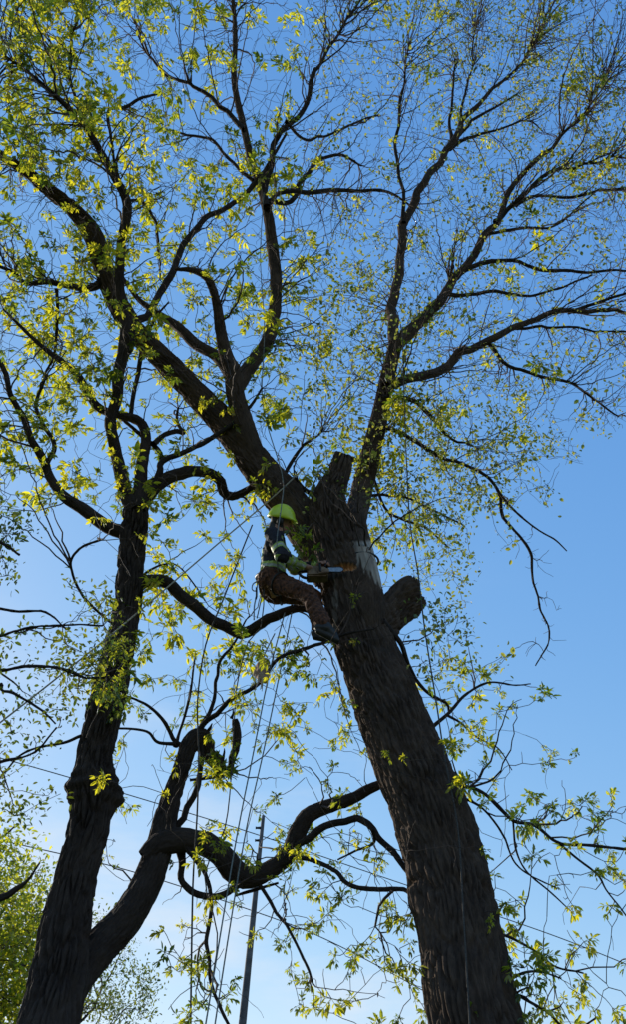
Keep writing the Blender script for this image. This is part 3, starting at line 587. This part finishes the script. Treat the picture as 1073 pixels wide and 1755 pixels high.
def leaves(root, tips, mt, crown='crown'):
    B, Dv, Ln, Wd, Cc, Nn = [], [], [], [], [], []       # leaflets: base, direction, length, width, colour, normal hint
    R1, R2 = [], []
    for (p, t, kind, size) in tips:
        if kind == 'N': continue
        cc = np.clip(rng.normal(.48, .36), 0, 1)
        if kind == 'A':
            for _ in range(int(rng.integers(4, 7))):
                d = unit(t * rng.uniform(.1, .9) + rng.normal(size=3) * .75); Lr = rng.uniform(.045, .085) * size
                e = p + d * Lr + np.array([0, 0, -.012]); R1.append(p); R2.append(e)
                side = unit(np.cross(d, rng.normal(size=3)))
                dr = np.array([0, 0, -rng.uniform(.15, .9)])
                for (u, sgn, lf) in ((.55, 1, .8), (.55, -1, .8), (1, .62, 1), (1, -.62, 1), (1, 0, 1.15)):
                    q = p + (e - p) * u; l = rng.uniform(.048, .072) * size * lf
                    dd = unit(d * (1.0 if sgn == 0 else .65) + side * sgn * 1.0 + dr * .8 + rng.normal(size=3) * .12)
                    B.append(q); Dv.append(dd); Ln.append(l); Wd.append(l * rng.uniform(.34, .46)); Cc.append(np.clip(cc + rng.normal() * .14, 0, 1))
        elif kind == 'B':
            for _ in range(int(rng.integers(4, 9))):
                q = p + rng.normal(size=3) * .065 * size; d = unit(rng.normal(size=3) + t * .3 + (0, 0, -.5)); l = rng.uniform(.030, .054) * size
                B.append(q); Dv.append(d); Ln.append(l); Wd.append(l * rng.uniform(.5, .75)); Cc.append(np.clip(cc + rng.normal() * .15, 0, 1))
        elif kind == 'E':
            for _ in range(int(rng.integers(9, 17))):
                q = p + t * rng.uniform(-.14, .03) + rng.normal(size=3) * .045; d = unit(rng.normal(size=3) * .7 + t * .6 + (0, 0, -.35)); l = rng.uniform(.032, .055) * size
                B.append(q); Dv.append(d); Ln.append(l); Wd.append(l * rng.uniform(.42, .55)); Cc.append(np.clip(cc + rng.normal() * .15, 0, 1))
        else:
            for _ in range(int(rng.integers(8, 14))):
                q = p + rng.normal(size=3) * .13 * size; d = unit(rng.normal(size=3) + (0, 0, .2)); l = rng.uniform(.05, .085) * size
                B.append(q); Dv.append(d); Ln.append(l); Wd.append(l * rng.uniform(.4, .6)); Cc.append(np.clip(cc + rng.normal() * .2, 0, 1))
    B, Dv = np.array(B), np.array(Dv); Ln, Wd, Cc = map(np.array, (Ln, Wd, Cc)); n = len(B)
    S = unit(np.cross(Dv, unit(rng.normal(size=(n, 3)) * .55 + (0, 0, 1)))); N = np.cross(S, Dv)
    l, w_ = Ln[:, None], Wd[:, None] * .5
    cup = rng.uniform(.1, .5, (n, 1)) * w_
    v = np.stack([B, B + Dv * l * .30 + S * w_ * .85 + N * cup, B + Dv * l * .68 + S * w_ * .8 + N * cup * .6, B + Dv * l - N * l * .10,
                  B + Dv * l * .68 - S * w_ * .8 + N * cup * .6, B + Dv * l * .30 - S * w_ * .85 + N * cup, B + Dv * l * .5], 1).reshape(-1, 3)
    i = np.arange(n)[:, None] * 7
    f4 = np.vstack([i + [0, 1, 2, 6], i + [0, 6, 4, 5]]); f3 = np.vstack([i + [6, 2, 3], i + [6, 3, 4]])
    lc = np.repeat(Cc, 7)
    # petiole threads
    if R1:
        R1, R2 = np.array(R1), np.array(R2); m = len(R1); o0 = len(v)
        sd_ = unit(np.cross(R2 - R1, rng.normal(size=(m, 3)))) * .0014; s2 = unit(np.cross(R2 - R1, sd_)) * .0014
        pv = np.stack([R1 + sd_, R1 - sd_ * .5 + s2, R1 - sd_ * .5 - s2, R2 + sd_, R2 - sd_ * .5 + s2, R2 - sd_ * .5 - s2], 1).reshape(-1, 3)
        k = o0 + np.arange(m)[:, None] * 6
        f4 = np.vstack([f4, k + [0, 1, 4, 3], k + [1, 2, 5, 4], k + [2, 0, 3, 5]]); v = np.vstack([v, pv]); lc = np.concatenate([lc, np.full(len(pv), .5)])
    mesh(crown, v, [f4, f3], mt, root, smooth=False, attrs={'lc': lc})
    return n
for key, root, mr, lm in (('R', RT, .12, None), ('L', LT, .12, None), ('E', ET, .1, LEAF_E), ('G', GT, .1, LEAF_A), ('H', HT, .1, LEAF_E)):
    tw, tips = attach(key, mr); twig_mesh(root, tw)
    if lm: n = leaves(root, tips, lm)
    else:
        n = leaves(root, [t for t in tips if t[2] != 'B'], LEAF_A)
        tb = [t for t in tips if t[2] == 'B']
        if tb: n += leaves(root, tb, LEAF_B, 'outer_crown')
    print('TREE', key, len(tw), 'twigs', n, 'leaflets')
# ------------------------------------------------------------------ cloth, skin, metal
SKIN = noisy('skin', (.30, .15, .10), (.38, .20, .14), 30, .55, .1)
NAVY = noisy('navy_jacket_cloth', (.013, .012, .017), (.028, .026, .034), 60, .85, .6, dist=.004)
HIVIS = noisy('reflective_lime_tape', (.26, .36, .06), (.42, .52, .12), 50, .5, .2, dist=.002)
SILV = noisy('silver_tape', (.34, .37, .33), (.50, .53, .48), 80, .6, .1, dist=.001)
TROU = noisy('rust_brown_trousers', (.028, .013, .009), (.135, .055, .028), 42, .9, 1, dist=.012)
BOOT = noisy('black_leather', (.012, .011, .010), (.03, .026, .022), 30, .5, .3, dist=.002)
HELM = noisy('lime_helmet_shell', (.46, .60, .03), (.56, .70, .05), 6, .3, .02, spec=.5)
BLACK = noisy('black_plastic', (.01, .01, .01), (.022, .022, .022), 30, .5, .1)
SAWC = noisy('dusty_saw_casing', (.13, .075, .045), (.28, .20, .13), 14, .7, .3, dist=.003)
STEEL = noisy('worn_steel', (.18, .18, .18), (.32, .31, .30), 40, .38, .1, metallic=.9)
REDW = noisy('red_webbing', (.30, .02, .015), (.42, .05, .03), 60, .8, .2)
ROPE_G = noisy('grey_rope', (.10, .12, .12), (.22, .24, .23), 120, .85, .5, dist=.003)
ROPE_T = noisy('tan_rope', (.26, .23, .18), (.42, .38, .30), 120, .85, .5, dist=.003)
ROPE_D = noisy('dark_rope', (.03, .027, .024), (.08, .07, .06), 120, .85, .5, dist=.003)
CANV = noisy('pale_canvas', (.24, .14, .09), (.50, .36, .27), 18, .9, .6, dist=.006)
POLE_M = noisy('weathered_pole', (.07, .065, .065), (.14, .13, .13), 6, .8, .3)

def cap_geo(p, q, r1, r2, n=14):
    p, q = np.array(p, float), np.array(q, float); d = q - p; l = np.linalg.norm(d); d = d / (l + 1e-9)
    cs, rs = [], []
    for a in np.linspace(-90, 0, 6): cs.append(p + d * r1 * math.sin(R(a))); rs.append(max(r1 * math.cos(R(a)), 1e-4))
    for a in np.linspace(0, 90, 6): cs.append(q + d * r2 * math.sin(R(a))); rs.append(max(r2 * math.cos(R(a)), 1e-4))
    up = np.array([0, 0, 1.]) if abs(d[2]) < .9 else np.array([1., 0, 0]); a = unit(np.cross(d, up)); b = np.cross(d, a)
    th = np.arange(n) / n * 2 * math.pi; V = np.vstack([c + r * (np.cos(th)[:, None] * a + np.sin(th)[:, None] * b) for c, r in zip(cs, rs)])
    m = len(cs); F_ = [[i * n + j, i * n + (j + 1) % n, (i + 1) * n + (j + 1) % n, (i + 1) * n + j] for i in range(m - 1) for j in range(n)]
    return V, F_, n
def ell_geo(c, rad, rot=None, n=20):
    V, F_, k = cap_geo((0, 0, -1e-4), (0, 0, 1e-4), 1, 1, n); V = V * rad
    if rot is not None: V = V @ np.array(rot.to_3x3()).T
    return V + np.array(c), F_, k
def blob(name, geos, mt, parent, voxel=.008, smooth=4, paint=None, cut=None, fold=0):
    """union of the shapes as one continuous skin"""
    V, F_, n0 = [], [], 0
    for g_, f_, k in geos:
        V += [tuple(x) for x in g_]; F_ += [[a + n0 for a in f] for f in f_]
        F_ += [[n0 + j for j in range(k)][::-1], [n0 + len(g_) - k + j for j in range(k)]]; n0 += len(g_)
    me = bpy.data.meshes.new(name); me.from_pydata(V, [], F_); ob = bpy.data.objects.new(name, me); COL.objects.link(ob)
    m = ob.modifiers.new('r', 'REMESH'); m.mode = 'VOXEL'; m.voxel_size = voxel
    s_ = ob.modifiers.new('s', 'SMOOTH'); s_.iterations = smooth; s_.factor = .5
    bpy.context.view_layer.update(); dg = bpy.context.evaluated_depsgraph_get()
    nm = bpy.data.meshes.new_from_object(ob.evaluated_get(dg)); bpy.data.objects.remove(ob); bpy.data.meshes.remove(me)
    nm.name = name; nm.materials.clear()
    for x in (mt if isinstance(mt, list) else [mt]): nm.materials.append(x)
    if cut is not None:
        bm = bmesh.new(); bm.from_mesh(nm); bmesh.ops.delete(bm, geom=[v for v in bm.verts if cut(v.co)], context='VERTS'); bm.to_mesh(nm); bm.free()
    nm.polygons.foreach_set('use_smooth', np.ones(len(nm.polygons), bool))
    if fold:                                                 # cloth folds
        co = np.empty(len(nm.vertices) * 3); nm.vertices.foreach_get('co', co); co = co.reshape(-1, 3); no = np.empty(len(co) * 3); nm.vertices.foreach_get('normal', no); no = no.reshape(-1, 3)
        w1 = co + np.stack([vnoise(co * 9, 1), vnoise(co * 9, 2), vnoise(co * 9, 3)], 1) * .05
        fo = 1 - np.abs(vnoise(w1 * (15, 13, 24), 4)) * 2 + .5 * vnoise(w1 * (34, 30, 40), 6)
        nm.vertices.foreach_set('co', (co + no * (fo * fold)[:, None]).ravel())
    if paint is not None:
        nm.polygons.foreach_set('material_index', np.array([paint(np.array(p.center)) for p in nm.polygons], dtype=np.int32))
    nm.update(); o = bpy.data.objects.new(name, nm); COL.objects.link(o)
    if parent is not None: o.parent = parent
    return o
def seg_t(x, p, q):
    p, q = np.array(p), np.array(q); d = q - p; t = float((x - p) @ d / (d @ d)); return t, float(np.linalg.norm(x - p - d * min(max(t, 0), 1)))

# ------------------------------------------------------------------ the arborist
HP = P(464, 1006, 6.28)
person = thing('person', 'worker in lime helmet and striped dark jacket sawing beside the trunk fork', 'person', tuple(HP))
V3 = lambda *a: np.array(a, float)
hipR, hipL = V3(.02, -.095, 0), V3(.03, .095, .01)
chest, neck = V3(.025, -.10, .29), V3(.05, -.17, .47)
shR, shL = V3(.01, -.315, .385), V3(.09, -.01, .42)
elR, wrR = V3(.117, -.35, .085), V3(.317, -.21, .085)
elL, wrL = V3(.22, .04, .24), V3(.44, -.10, .185)
head = V3(.088, -.215, .625)
knR, anR = V3(.345, -.255, -.265), V3(.49, -.29, -.61)
knL, anL = V3(.40, .08, -.06), V3(.46, .06, -.44)
toeR, toeL = anR + V3(.085, .04, -.10), anL + V3(.12, .03, -.06)
hrot = Matrix.Rotation(R(30), 4, 'X') @ Matrix.Rotation(R(12), 4, 'Y')
HR = np.array(hrot.to_3x3())
def hd(x, y, z): return head + HR @ V3(x, y, z)
def hand_geo(w, grip, fwd, out, side):
    """palm, four bent fingers of different length closed round a handle, and a thumb"""
    g_ = []; fwd, out = unit(fwd), unit(out); acr = np.cross(fwd, out)
    g_.append(cap_geo(w, w + fwd * .045, .026, .030)); pc = w + fwd * .055
    g_.append(ell_geo(pc, (.040, .040, .024)))
    for i, (o_, L_) in enumerate(((-.030, .030), (-.010, .036), (.011, .034), (.031, .027))):
        b_ = pc + acr * o_ + fwd * .030; k1 = b_ + fwd * L_ * .9 + out * .006; k2 = k1 - out * L_ * .85 + fwd * .006; k3 = k2 - fwd * L_ * .6
        g_ += [cap_geo(b_, k1, .0105, .0098, 10), cap_geo(k1, k2, .0098, .009, 10), cap_geo(k2, k3, .009, .0078, 10)]
    t0 = pc - acr * side * .034 - fwd * .012; t1 = t0 - acr * side * .022 + fwd * .026 - out * .012; t2 = t1 + fwd * .026 - out * .016 + acr * side * .01
    g_ += [cap_geo(t0, t1, .0135, .0115, 10), cap_geo(t1, t2, .0115, .0095, 10)]
    return g_
body_g = [cap_geo(hipR, hipL, .10, .10), cap_geo((.03, 0, .02), chest, .11, .115), cap_geo(chest + V3(0, -.08, .04), chest + V3(0, .04, .07), .10, .10),
          cap_geo(shR, neck, .055, .06), cap_geo(shL, neck, .055, .06), cap_geo(neck - V3(.01, 0, .03), head - V3(.02, 0, .05), .056, .055),
          cap_geo(shR, elR, .05, .042), cap_geo(elR, wrR, .040, .027), cap_geo(shL, elL, .05, .042), cap_geo(elL, wrL, .040, .027),
          cap_geo(hipR, knR, .088, .058), cap_geo(knR, anR, .052, .036), cap_geo(hipL, knL, .088, .058), cap_geo(knL, anL, .052, .036),
          cap_geo(anR, toeR, .036, .03), cap_geo(anL, toeL, .036, .03),
          ell_geo(hd(0, 0, .02), (.094, .074, .098), hrot), ell_geo(hd(.032, 0, -.055), (.055, .052, .056), hrot), cap_geo(hd(.075, 0, -.085), hd(.07, 0, -.08), .020, .02),
          cap_geo(hd(.092, 0, .018), hd(.112, 0, -.022), .008, .0135), cap_geo(hd(.084, -.017, -.052), hd(.084, .017, -.052), .009, .009), cap_geo(hd(.080, -.015, -.064), hd(.080, .015, -.064), .009, .009),
          ell_geo(hd(-.005, -.076, -.005), (.018, .009, .03), hrot), ell_geo(hd(-.005, .076, -.005), (.018, .009, .03), hrot),
          cap_geo(hd(.082, -.045, .036), hd(.082, .045, .036), .012, .012)]
body_g += hand_geo(wrR, None, wrR - elR, V3(-.2, -.6, .8), 1) + hand_geo(wrL, None, wrL - elL, V3(0, -.1, 1), -1)
body = blob('body', body_g, SKIN, person, .0065, 2)
for s in (-1, 1): blob('eye', [ell_geo(hd(.080, s * .030, .012), (.011, .012, .009))], BLACK, person, .003, 1)
blob('hair', [ell_geo(hd(-.022, 0, .012), (.088, .083, .098), hrot), cap_geo(hd(-.05, 0, -.05), neck + V3(-.03, 0, .03), .062, .070), cap_geo(hd(-.01, -.055, -.03), hd(.01, -.045, -.09), .034, .032), cap_geo(hd(-.01, .055, -.03), hd(.01, .045, -.09), .034, .032)], BLACK, person, .008, 3)
def jp(x):
    for a, b, ts in ((shR, elR, (.66,)), (elR, wrR, (.42,)), (shL, elL, (.66,)), (elL, wrL, (.42,))):
        t, d = seg_t(x, a, b)
        if d < .085 and 0 < t < 1.02:
            for c in ts:
                e = abs(t - c) * np.linalg.norm(b - a)
                if e < .012: return 2
                if e < .032: return 1
    ta, da = seg_t(x, shR, elR)
    if da < .068 and x[1] < shR[1] + .03: return 0
    ax = unit(neck); h = float(x @ ax); side = x[1] + .36 * x[2]          # height along the spine, left-right offset
    if h < .34:
        e = abs(h - .17)
        if e < .013: return 2
        if e < .036: return 1
    if .20 < h < .50:
        for yy in (-.075, .075):
            e = abs(side - yy)
            if e < .011: return 2
            if e < .028: return 1
    return 0
T1, T2 = V3(.01, -.02, .06), V3(.03, -.105, .31)
jg = [cap_geo(T1 + V3(0, -.05, 0), T2 + V3(0, -.06, -.01), .112, .118), cap_geo(T1 + V3(0, .05, 0), T2 + V3(0, .06, .02), .112, .112), cap_geo(T1, T2, .12, .125),
      cap_geo(shR, neck - V3(.01, -.01, .03), .072, .075), cap_geo(shL, neck - V3(.01, .01, .03), .072, .075), cap_geo(neck - V3(0, -.01, .04), neck + V3(.005, -.01, .015), .075, .068),
      cap_geo(shR, elR, .070, .058), cap_geo(elR, wrR - (wrR - elR) * .12, .056, .042), cap_geo(shL, elL, .070, .058), cap_geo(elL, wrL - (wrL - elL) * .12, .056, .042),
      cap_geo(shR + V3(0, .05, -.10), shR + V3(0, .03, 0), .07, .06), cap_geo(elR + V3(-.02, -.01, .0), elR + V3(.03, .02, .01), .056, .055)]
jacket = blob('jacket', jg, [NAVY, HIVIS, SILV], person, .0065, 2, paint=jp, fold=.006)
tg = [cap_geo(hipR + V3(-.02, 0, .03), hipL + V3(-.02, 0, .03), .122, .122), cap_geo((.01, -.04, .08), (.01, .04, .08), .118, .118), cap_geo(hipR, knR, .102, .076), cap_geo(knR, anR + (anR - knR) * -.06, .076, .066),
      cap_geo(hipL, knL, .112, .078), cap_geo(knL, anL + (anL - knL) * -.06, .076, .066), cap_geo(anR + (knR - anR) * .12, anR + (knR - anR) * .3, .074, .070), cap_geo(knR + V3(.01, 0, .02), knR, .07, .082)]
blob('trousers', tg, TROU, person, .008, 2, fold=.009)
for an, to, kn in ((anR, toeR, knR), (anL, toeL, knL)):
    blob('boot', [cap_geo(an + (kn - an) * .22, an, .056, .055), cap_geo(an, to, .054, .046), cap_geo(an - V3(.04, 0, .04), an + V3(.02, 0, -.045), .042, .045), cap_geo(an - V3(.04, .0, .075), to - V3(-.02, 0, .035), .032, .036)], BOOT, person, .007, 2)
# helmet with brim, ridges and ear muffs
def hshell():
    n, m = 36, 12; V, F_ = [], []
    for sh in (0, 1):
        for i in range(m + 1):
            ph = R(90 * i / m)
            for j in range(n):
                th = 2 * math.pi * j / n; ridge = 1 + .022 * max(0, math.cos(3 * th * 2)) * math.sin(ph * 1.0) * (1 - sh)
                rx, ry, rz = (.138, .120, .160) if sh == 0 else (.132, .114, .154)
                x, y, z = rx * math.sin(ph) * math.cos(th) * ridge, ry * math.sin(ph) * math.sin(th) * ridge, rz * math.cos(ph)
                if i >= m - 1 and math.cos(th) > .5: x += .030 * (math.cos(th) - .5) * 2 * (1 if i == m else .5)
                V.append(hd(x - .008, y, z + .022))
    F_ = []
    for sh in (0, 1):
        o_ = sh * (m + 1) * n
        for i in range(m):
            for j in range(n):
                f = [o_ + i * n + j, o_ + (i + 1) * n + j, o_ + (i + 1) * n + (j + 1) % n, o_ + i * n + (j + 1) % n]; F_.append(f if sh == 0 else f[::-1])
    for j in range(n): F_.append([m * n + j, (m + 1) * n + m * n + j, (m + 1) * n + m * n + (j + 1) % n, m * n + (j + 1) % n])
    return np.array(V), np.array(F_)
hv, hf = hshell(); helmet = mesh('helmet', hv + HP, [hf], HELM, person)
for s in (-1, 1):
    em = blob('ear_muff', [ell_geo(hd(-.005, s * .100, -.012), (.034, .022, .044), hrot), cap_geo(hd(-.01, s * .108, .02), hd(-.02, s * .112, .06), .008, .008)], BLACK, None, .005, 1); em.parent = helmet
st = blob('chin_strap', [cap_geo(hd(.0, s * .082, .03), hd(.045, s * .05, -.095), .007, .007) for s in (-1, 1)] + [cap_geo(hd(.045, -.05, -.095), hd(.045, .05, -.095), .007, .007)], BLACK, None, .004, 1); st.parent = helmet
# harness: waist belt, leg loops, gear
def ring(c, ax, r1, r2, n=28, sq=1):
    ax = unit(np.array(ax, float)); a = unit(np.cross(ax, (0, 1, 0.01))); b = np.cross(ax, a)
    return [c + a * r1 * math.cos(t) + b * r2 * math.sin(t) for t in np.linspace(0, 2 * math.pi, n)]
def rodpts(pl, r): return np.array([[*(np.array(p) + HP), r] for p in pl])
hn = tube('harness_belt', rodpts(ring(V3(.005, -.02, .075), (0.08, -.3, 1), .142, .178), .017), BLACK, person, 8, .02, False)
for c, k in ((hipR, knR), (hipL, knL)):
    d = k - c; tube('leg_loop', rodpts(ring(c + d * .22, d, .110, .110), .009), BLACK, person, 8, .02, False)
for dx in (0.0, .05, .10):
    tube('red_strap', rodpts([(.10 + dx * .5, -.14, -.06), (.11 + dx * .6, -.15, -.16 - dx * .4)], .007), REDW, person, 6, .03)
tube('carabiner', rodpts([(-.13, -.06, .02), (-.165, -.07, -.02), (-.17, -.07, -.08), (-.14, -.07, -.10), (-.125, -.065, -.05), (-.13, -.06, .02)], .006), STEEL, person, 6, .02, False)
tube('gear_sling', rodpts([(-.13, -.07, -.06), (-.125, -.07, -.16), (-.13, -.07, -.19)], .010), BLACK, person, 6, .03)
tube('gear_hook', rodpts([(-.13, -.07, -.18), (-.14, -.07, -.28), (-.135, -.07, -.42)], .007), STEEL, person, 6, .03)

# ------------------------------------------------------------------ chainsaw
SP = HP + V3(.378, -.10, .04)
saw = thing('chainsaw', 'dusty chainsaw held in the worker\'s hands with its bar in the trunk notch', 'chainsaw', tuple(SP))
def box_mesh(name, mt, parent, pts_top, h, bev=.008):
    """outline in x,y extruded along z (local), bevelled"""
    bm = bmesh.new(); vs = [bm.verts.new(p) for p in pts_top]; f = bm.faces.new(vs); e = bmesh.ops.extrude_face_region(bm, geom=[f])
    bmesh.ops.translate(bm, vec=h, verts=[v for v in e['geom'] if isinstance(v, bmesh.types.BMVert)])
    bmesh.ops.bevel(bm, geom=list(bm.edges), offset=bev, segments=2, affect='EDGES'); bmesh.ops.recalc_face_normals(bm, faces=list(bm.faces))
    me = bpy.data.meshes.new(name); bm.to_mesh(me); bm.free(); me.materials.append(mt); o = link(name, me, parent); return o
box_mesh('engine_body', SAWC, saw, [(-.115, -.075, -.055), (.085, -.075, -.055), (.095, -.075, -.01), (.075, -.075, .045), (-.02, -.075, .068), (-.10, -.075, .045)], (0, .13, 0), .012)
box_mesh('clutch_cover', SAWC, saw, [(.0, -.092, -.048), (.10, -.092, -.035), (.10, -.092, .012), (.0, -.092, .03)], (0, .016, 0), .005)
tube('front_handle', np.array([[*(SP + V3(*p)), .0115] for p in [(.02, -.09, -.03), (.015, -.085, .06), (.012, -.03, .105), (.012, .05, .10), (.015, .075, .03), (.015, .07, -.03)]]), BLACK, saw, 8, .02)
tube('rear_handle', np.array([[*(SP + V3(*p)), .014] for p in [(-.10, -.01, .035), (-.155, -.03, .02), (-.185, -.05, -.01), (-.15, -.04, -.05), (-.10, -.01, -.045)]]), BLACK, saw, 8, .02)
gb = [(.09, -.085, -.020), (.20, -.085, -.024), (.225, -.085, -.012), (.232, -.085, .004), (.225, -.085, .018), (.20, -.085, .028), (.09, -.085, .024)]
box_mesh('guide_bar', STEEL, saw, gb, (0, .005, 0), .001)
tube('chain', np.array([[*(SP + V3(p[0] * 1.005, p[1] + .0025, p[2] * 1.18)), .0048] for p in gb]), BLACK, saw, 6, .02)
box_mesh('hand_guard', BLACK, saw, [(.055, -.07, .05), (.065, -.07, .05), (.09, -.07, .12), (.08, -.07, .125)], (0, .12, 0), .003)

person.scale = saw.scale = (.84, .84, .84)
# ------------------------------------------------------------------ ropes, bag, strap
def rope(name, label, pts, r, mt, D0, D1, group=None, sag=0):
    q = []
    n = len(pts)
    for i, p in enumerate(pts):
        D = p[2] if len(p) > 2 else D0 + (D1 - D0) * i / (n - 1)
        X = P(p[0], p[1], D); q.append([*X, r])
    q = catmull(np.array(q), .12); s = np.linspace(0, 1, len(q)); q[:, 2] -= sag * 4 * s * (1 - s)
    o = tube(name, q, mt, None, 6, .15); return tag(o, label, 'rope', group)
GR = 'work ropes hanging through the trees'
rope('rope', 'taut pale rope slanting from the left edge up to the big forked limb', [(-60, 1283), (0, 1238), (150, 1120), (240, 1046), (372, 933), (470, 850), (520, 803)], .0062, ROPE_T, 5.2, 7.0, GR)
rope('rope', 'thin climbing rope rising from the worker\'s helmet to a high branch', [(478, 1000, 6.2), (474, 930, 6.1), (483, 860, 6.4), (483, 812, 6.6), (450, 690, 7.3), (453, 561, 7.9), (446, 440, 8.5), (452, 330, 9.0)], .0045, ROPE_G, 6, 9, GR)
rope('rope', 'left strand of the close rope pair running down from the worker', [(488, 1050), (462, 1150), (436, 1280), (408, 1420), (384, 1560), (352, 1755), (335, 1850)], .0050, ROPE_G, 6.2, 5.0, GR)
rope('rope', 'right strand of the close rope pair running down from the worker', [(500, 1050), (480, 1150), (452, 1285), (422, 1420), (395, 1580), (368, 1755), (355, 1850)], .0050, ROPE_G, 6.3, 5.1, GR)
rope('rope', 'dark rope hanging straight down past the second left stem', [(432, 900), (418, 935), (385, 1020), (352, 1105), (338, 1200), (340, 1290), (337, 1400), (330, 1516), (326, 1755), (325, 1850)], .0062, ROPE_D, 6.9, 5.2, GR)
rope('rope', 'long rope hanging down the right side across the furrowed trunk', [(690, 560, 8.0), (694, 700, 7.4), (702, 880, 6.6), (717, 981, 6.2), (729, 1081, 5.95), (749, 1207, 5.65), (763, 1300, 5.42), (785, 1415, 5.18), (795, 1566, 4.93), (806, 1755, 4.72), (812, 1850, 4.6)], .0055, ROPE_D, 6, 5, GR)
rope('rope', 'loose dark rope looping from the worker down over the low left limb', [(440, 1060), (452, 1010), (447, 1075), (425, 1100), (405, 1180), (398, 1300), (385, 1420), (350, 1500), (372, 1600), (360, 1700)], .0045, ROPE_D, 6.2, 5.8, GR)
BP = P(448, 1150, 6.0)
bagt = thing('rope_bag', 'pale tan frayed bundle hanging in the ropes below the worker', 'bag', tuple(BP))
rb = random.Random(3)
blob('bundle', [ell_geo((rb.uniform(-.035, .035), rb.uniform(-.03, .03), rb.uniform(-.07, .10)), (rb.uniform(.025, .045), rb.uniform(.03, .045), rb.uniform(.03, .06)), Matrix.Rotation(rb.uniform(-1, 1), 4, 'Y')) for _ in range(12)] + [cap_geo((0, 0, .05), (.015, 0, -.06), .05, .055)], CANV, bagt, .008, 1)
for i in range(9):
    a = rb.uniform(-.05, .05); tube('loose_end', np.array([[BP[0] + a, BP[1] - .03, BP[2] - .05, .004], [BP[0] + a * 1.3 + .01, BP[1] - .04, BP[2] - .12, .004], [BP[0] + a * 1.5 + rb.uniform(-.02, .02), BP[1] - .03, BP[2] - rb.uniform(.15, .22), .003]]), ROPE_T, bagt, 5, .03)
tube('neck_cord', np.array([[BP[0], BP[1], BP[2] + .09, .006], [BP[0] + .03, BP[1], BP[2] + .2, .006], [BP[0] + .10, BP[1] + .05, BP[2] + .42, .006]]), ROPE_G, bagt, 6, .03)
c0 = P(621, 966, 6.43)
strap = tube('limb_strap', np.array([[*(c0 + V3(math.cos(t) * .134, math.sin(t) * .134, .02 + .012 * math.sin(t))), .010] for t in np.linspace(0, 2 * math.pi, 30)]), BLACK, None, 6, .03, False)
bagt.scale = (.85, .85, .85)
tag(strap, 'black strap cinched round the pale stripped part of the right limb', 'strap')

# ------------------------------------------------------------------ pole and power lines
pole_top = P(451, 1398, 17.5); d2 = P(433, 1580, 1) - CAM; pz = P(415, 1755, 1) - CAM
k = pole_top[1] / pz[1]; pole_low = CAM + pz * k; ln = pole_low - pole_top; pole_base = pole_top + ln * ((pole_top[2] + .1) / -ln[2])
pole = thing('utility_pole', 'slim grey pole leaning slightly, standing far behind the low limbs', 'pole', tuple(pole_base))
tube('shaft', np.array([[*pole_base, .10], [*(pole_base * .4 + pole_top * .6), .066], [*pole_top, .035]]), POLE_M, pole, 12, .4)
for i, h in enumerate((.25, .5)):
    q = pole_top + np.array([0, 0, -h]); tube('insulator', np.array([[q[0] - .05, q[1], q[2], .03], [q[0] - .12, q[1], q[2], .022], [q[0] - .15, q[1], q[2], .03]]), BLACK, pole, 8, .03)
def wire(label, pts, D0, D1, r):
    o = rope('power_line', label, pts, r, ROPE_D, D0, D1, 'overhead power lines'); o['category'] = 'power line'
wire('upper thin power line sloping across the sky from behind the left burl', [(-80, 1278), (75, 1320), (272, 1378), (430, 1427), (600, 1484), (780, 1545), (946, 1602), (1073, 1652), (1160, 1690)], 19, 24, .011)
wire('lower thin power line passing behind the pole towards the right trunk', [(-80, 1420), (0, 1440), (220, 1492), (430, 1560), (563, 1612), (734, 1702), (860, 1775)], 19, 23, .011)
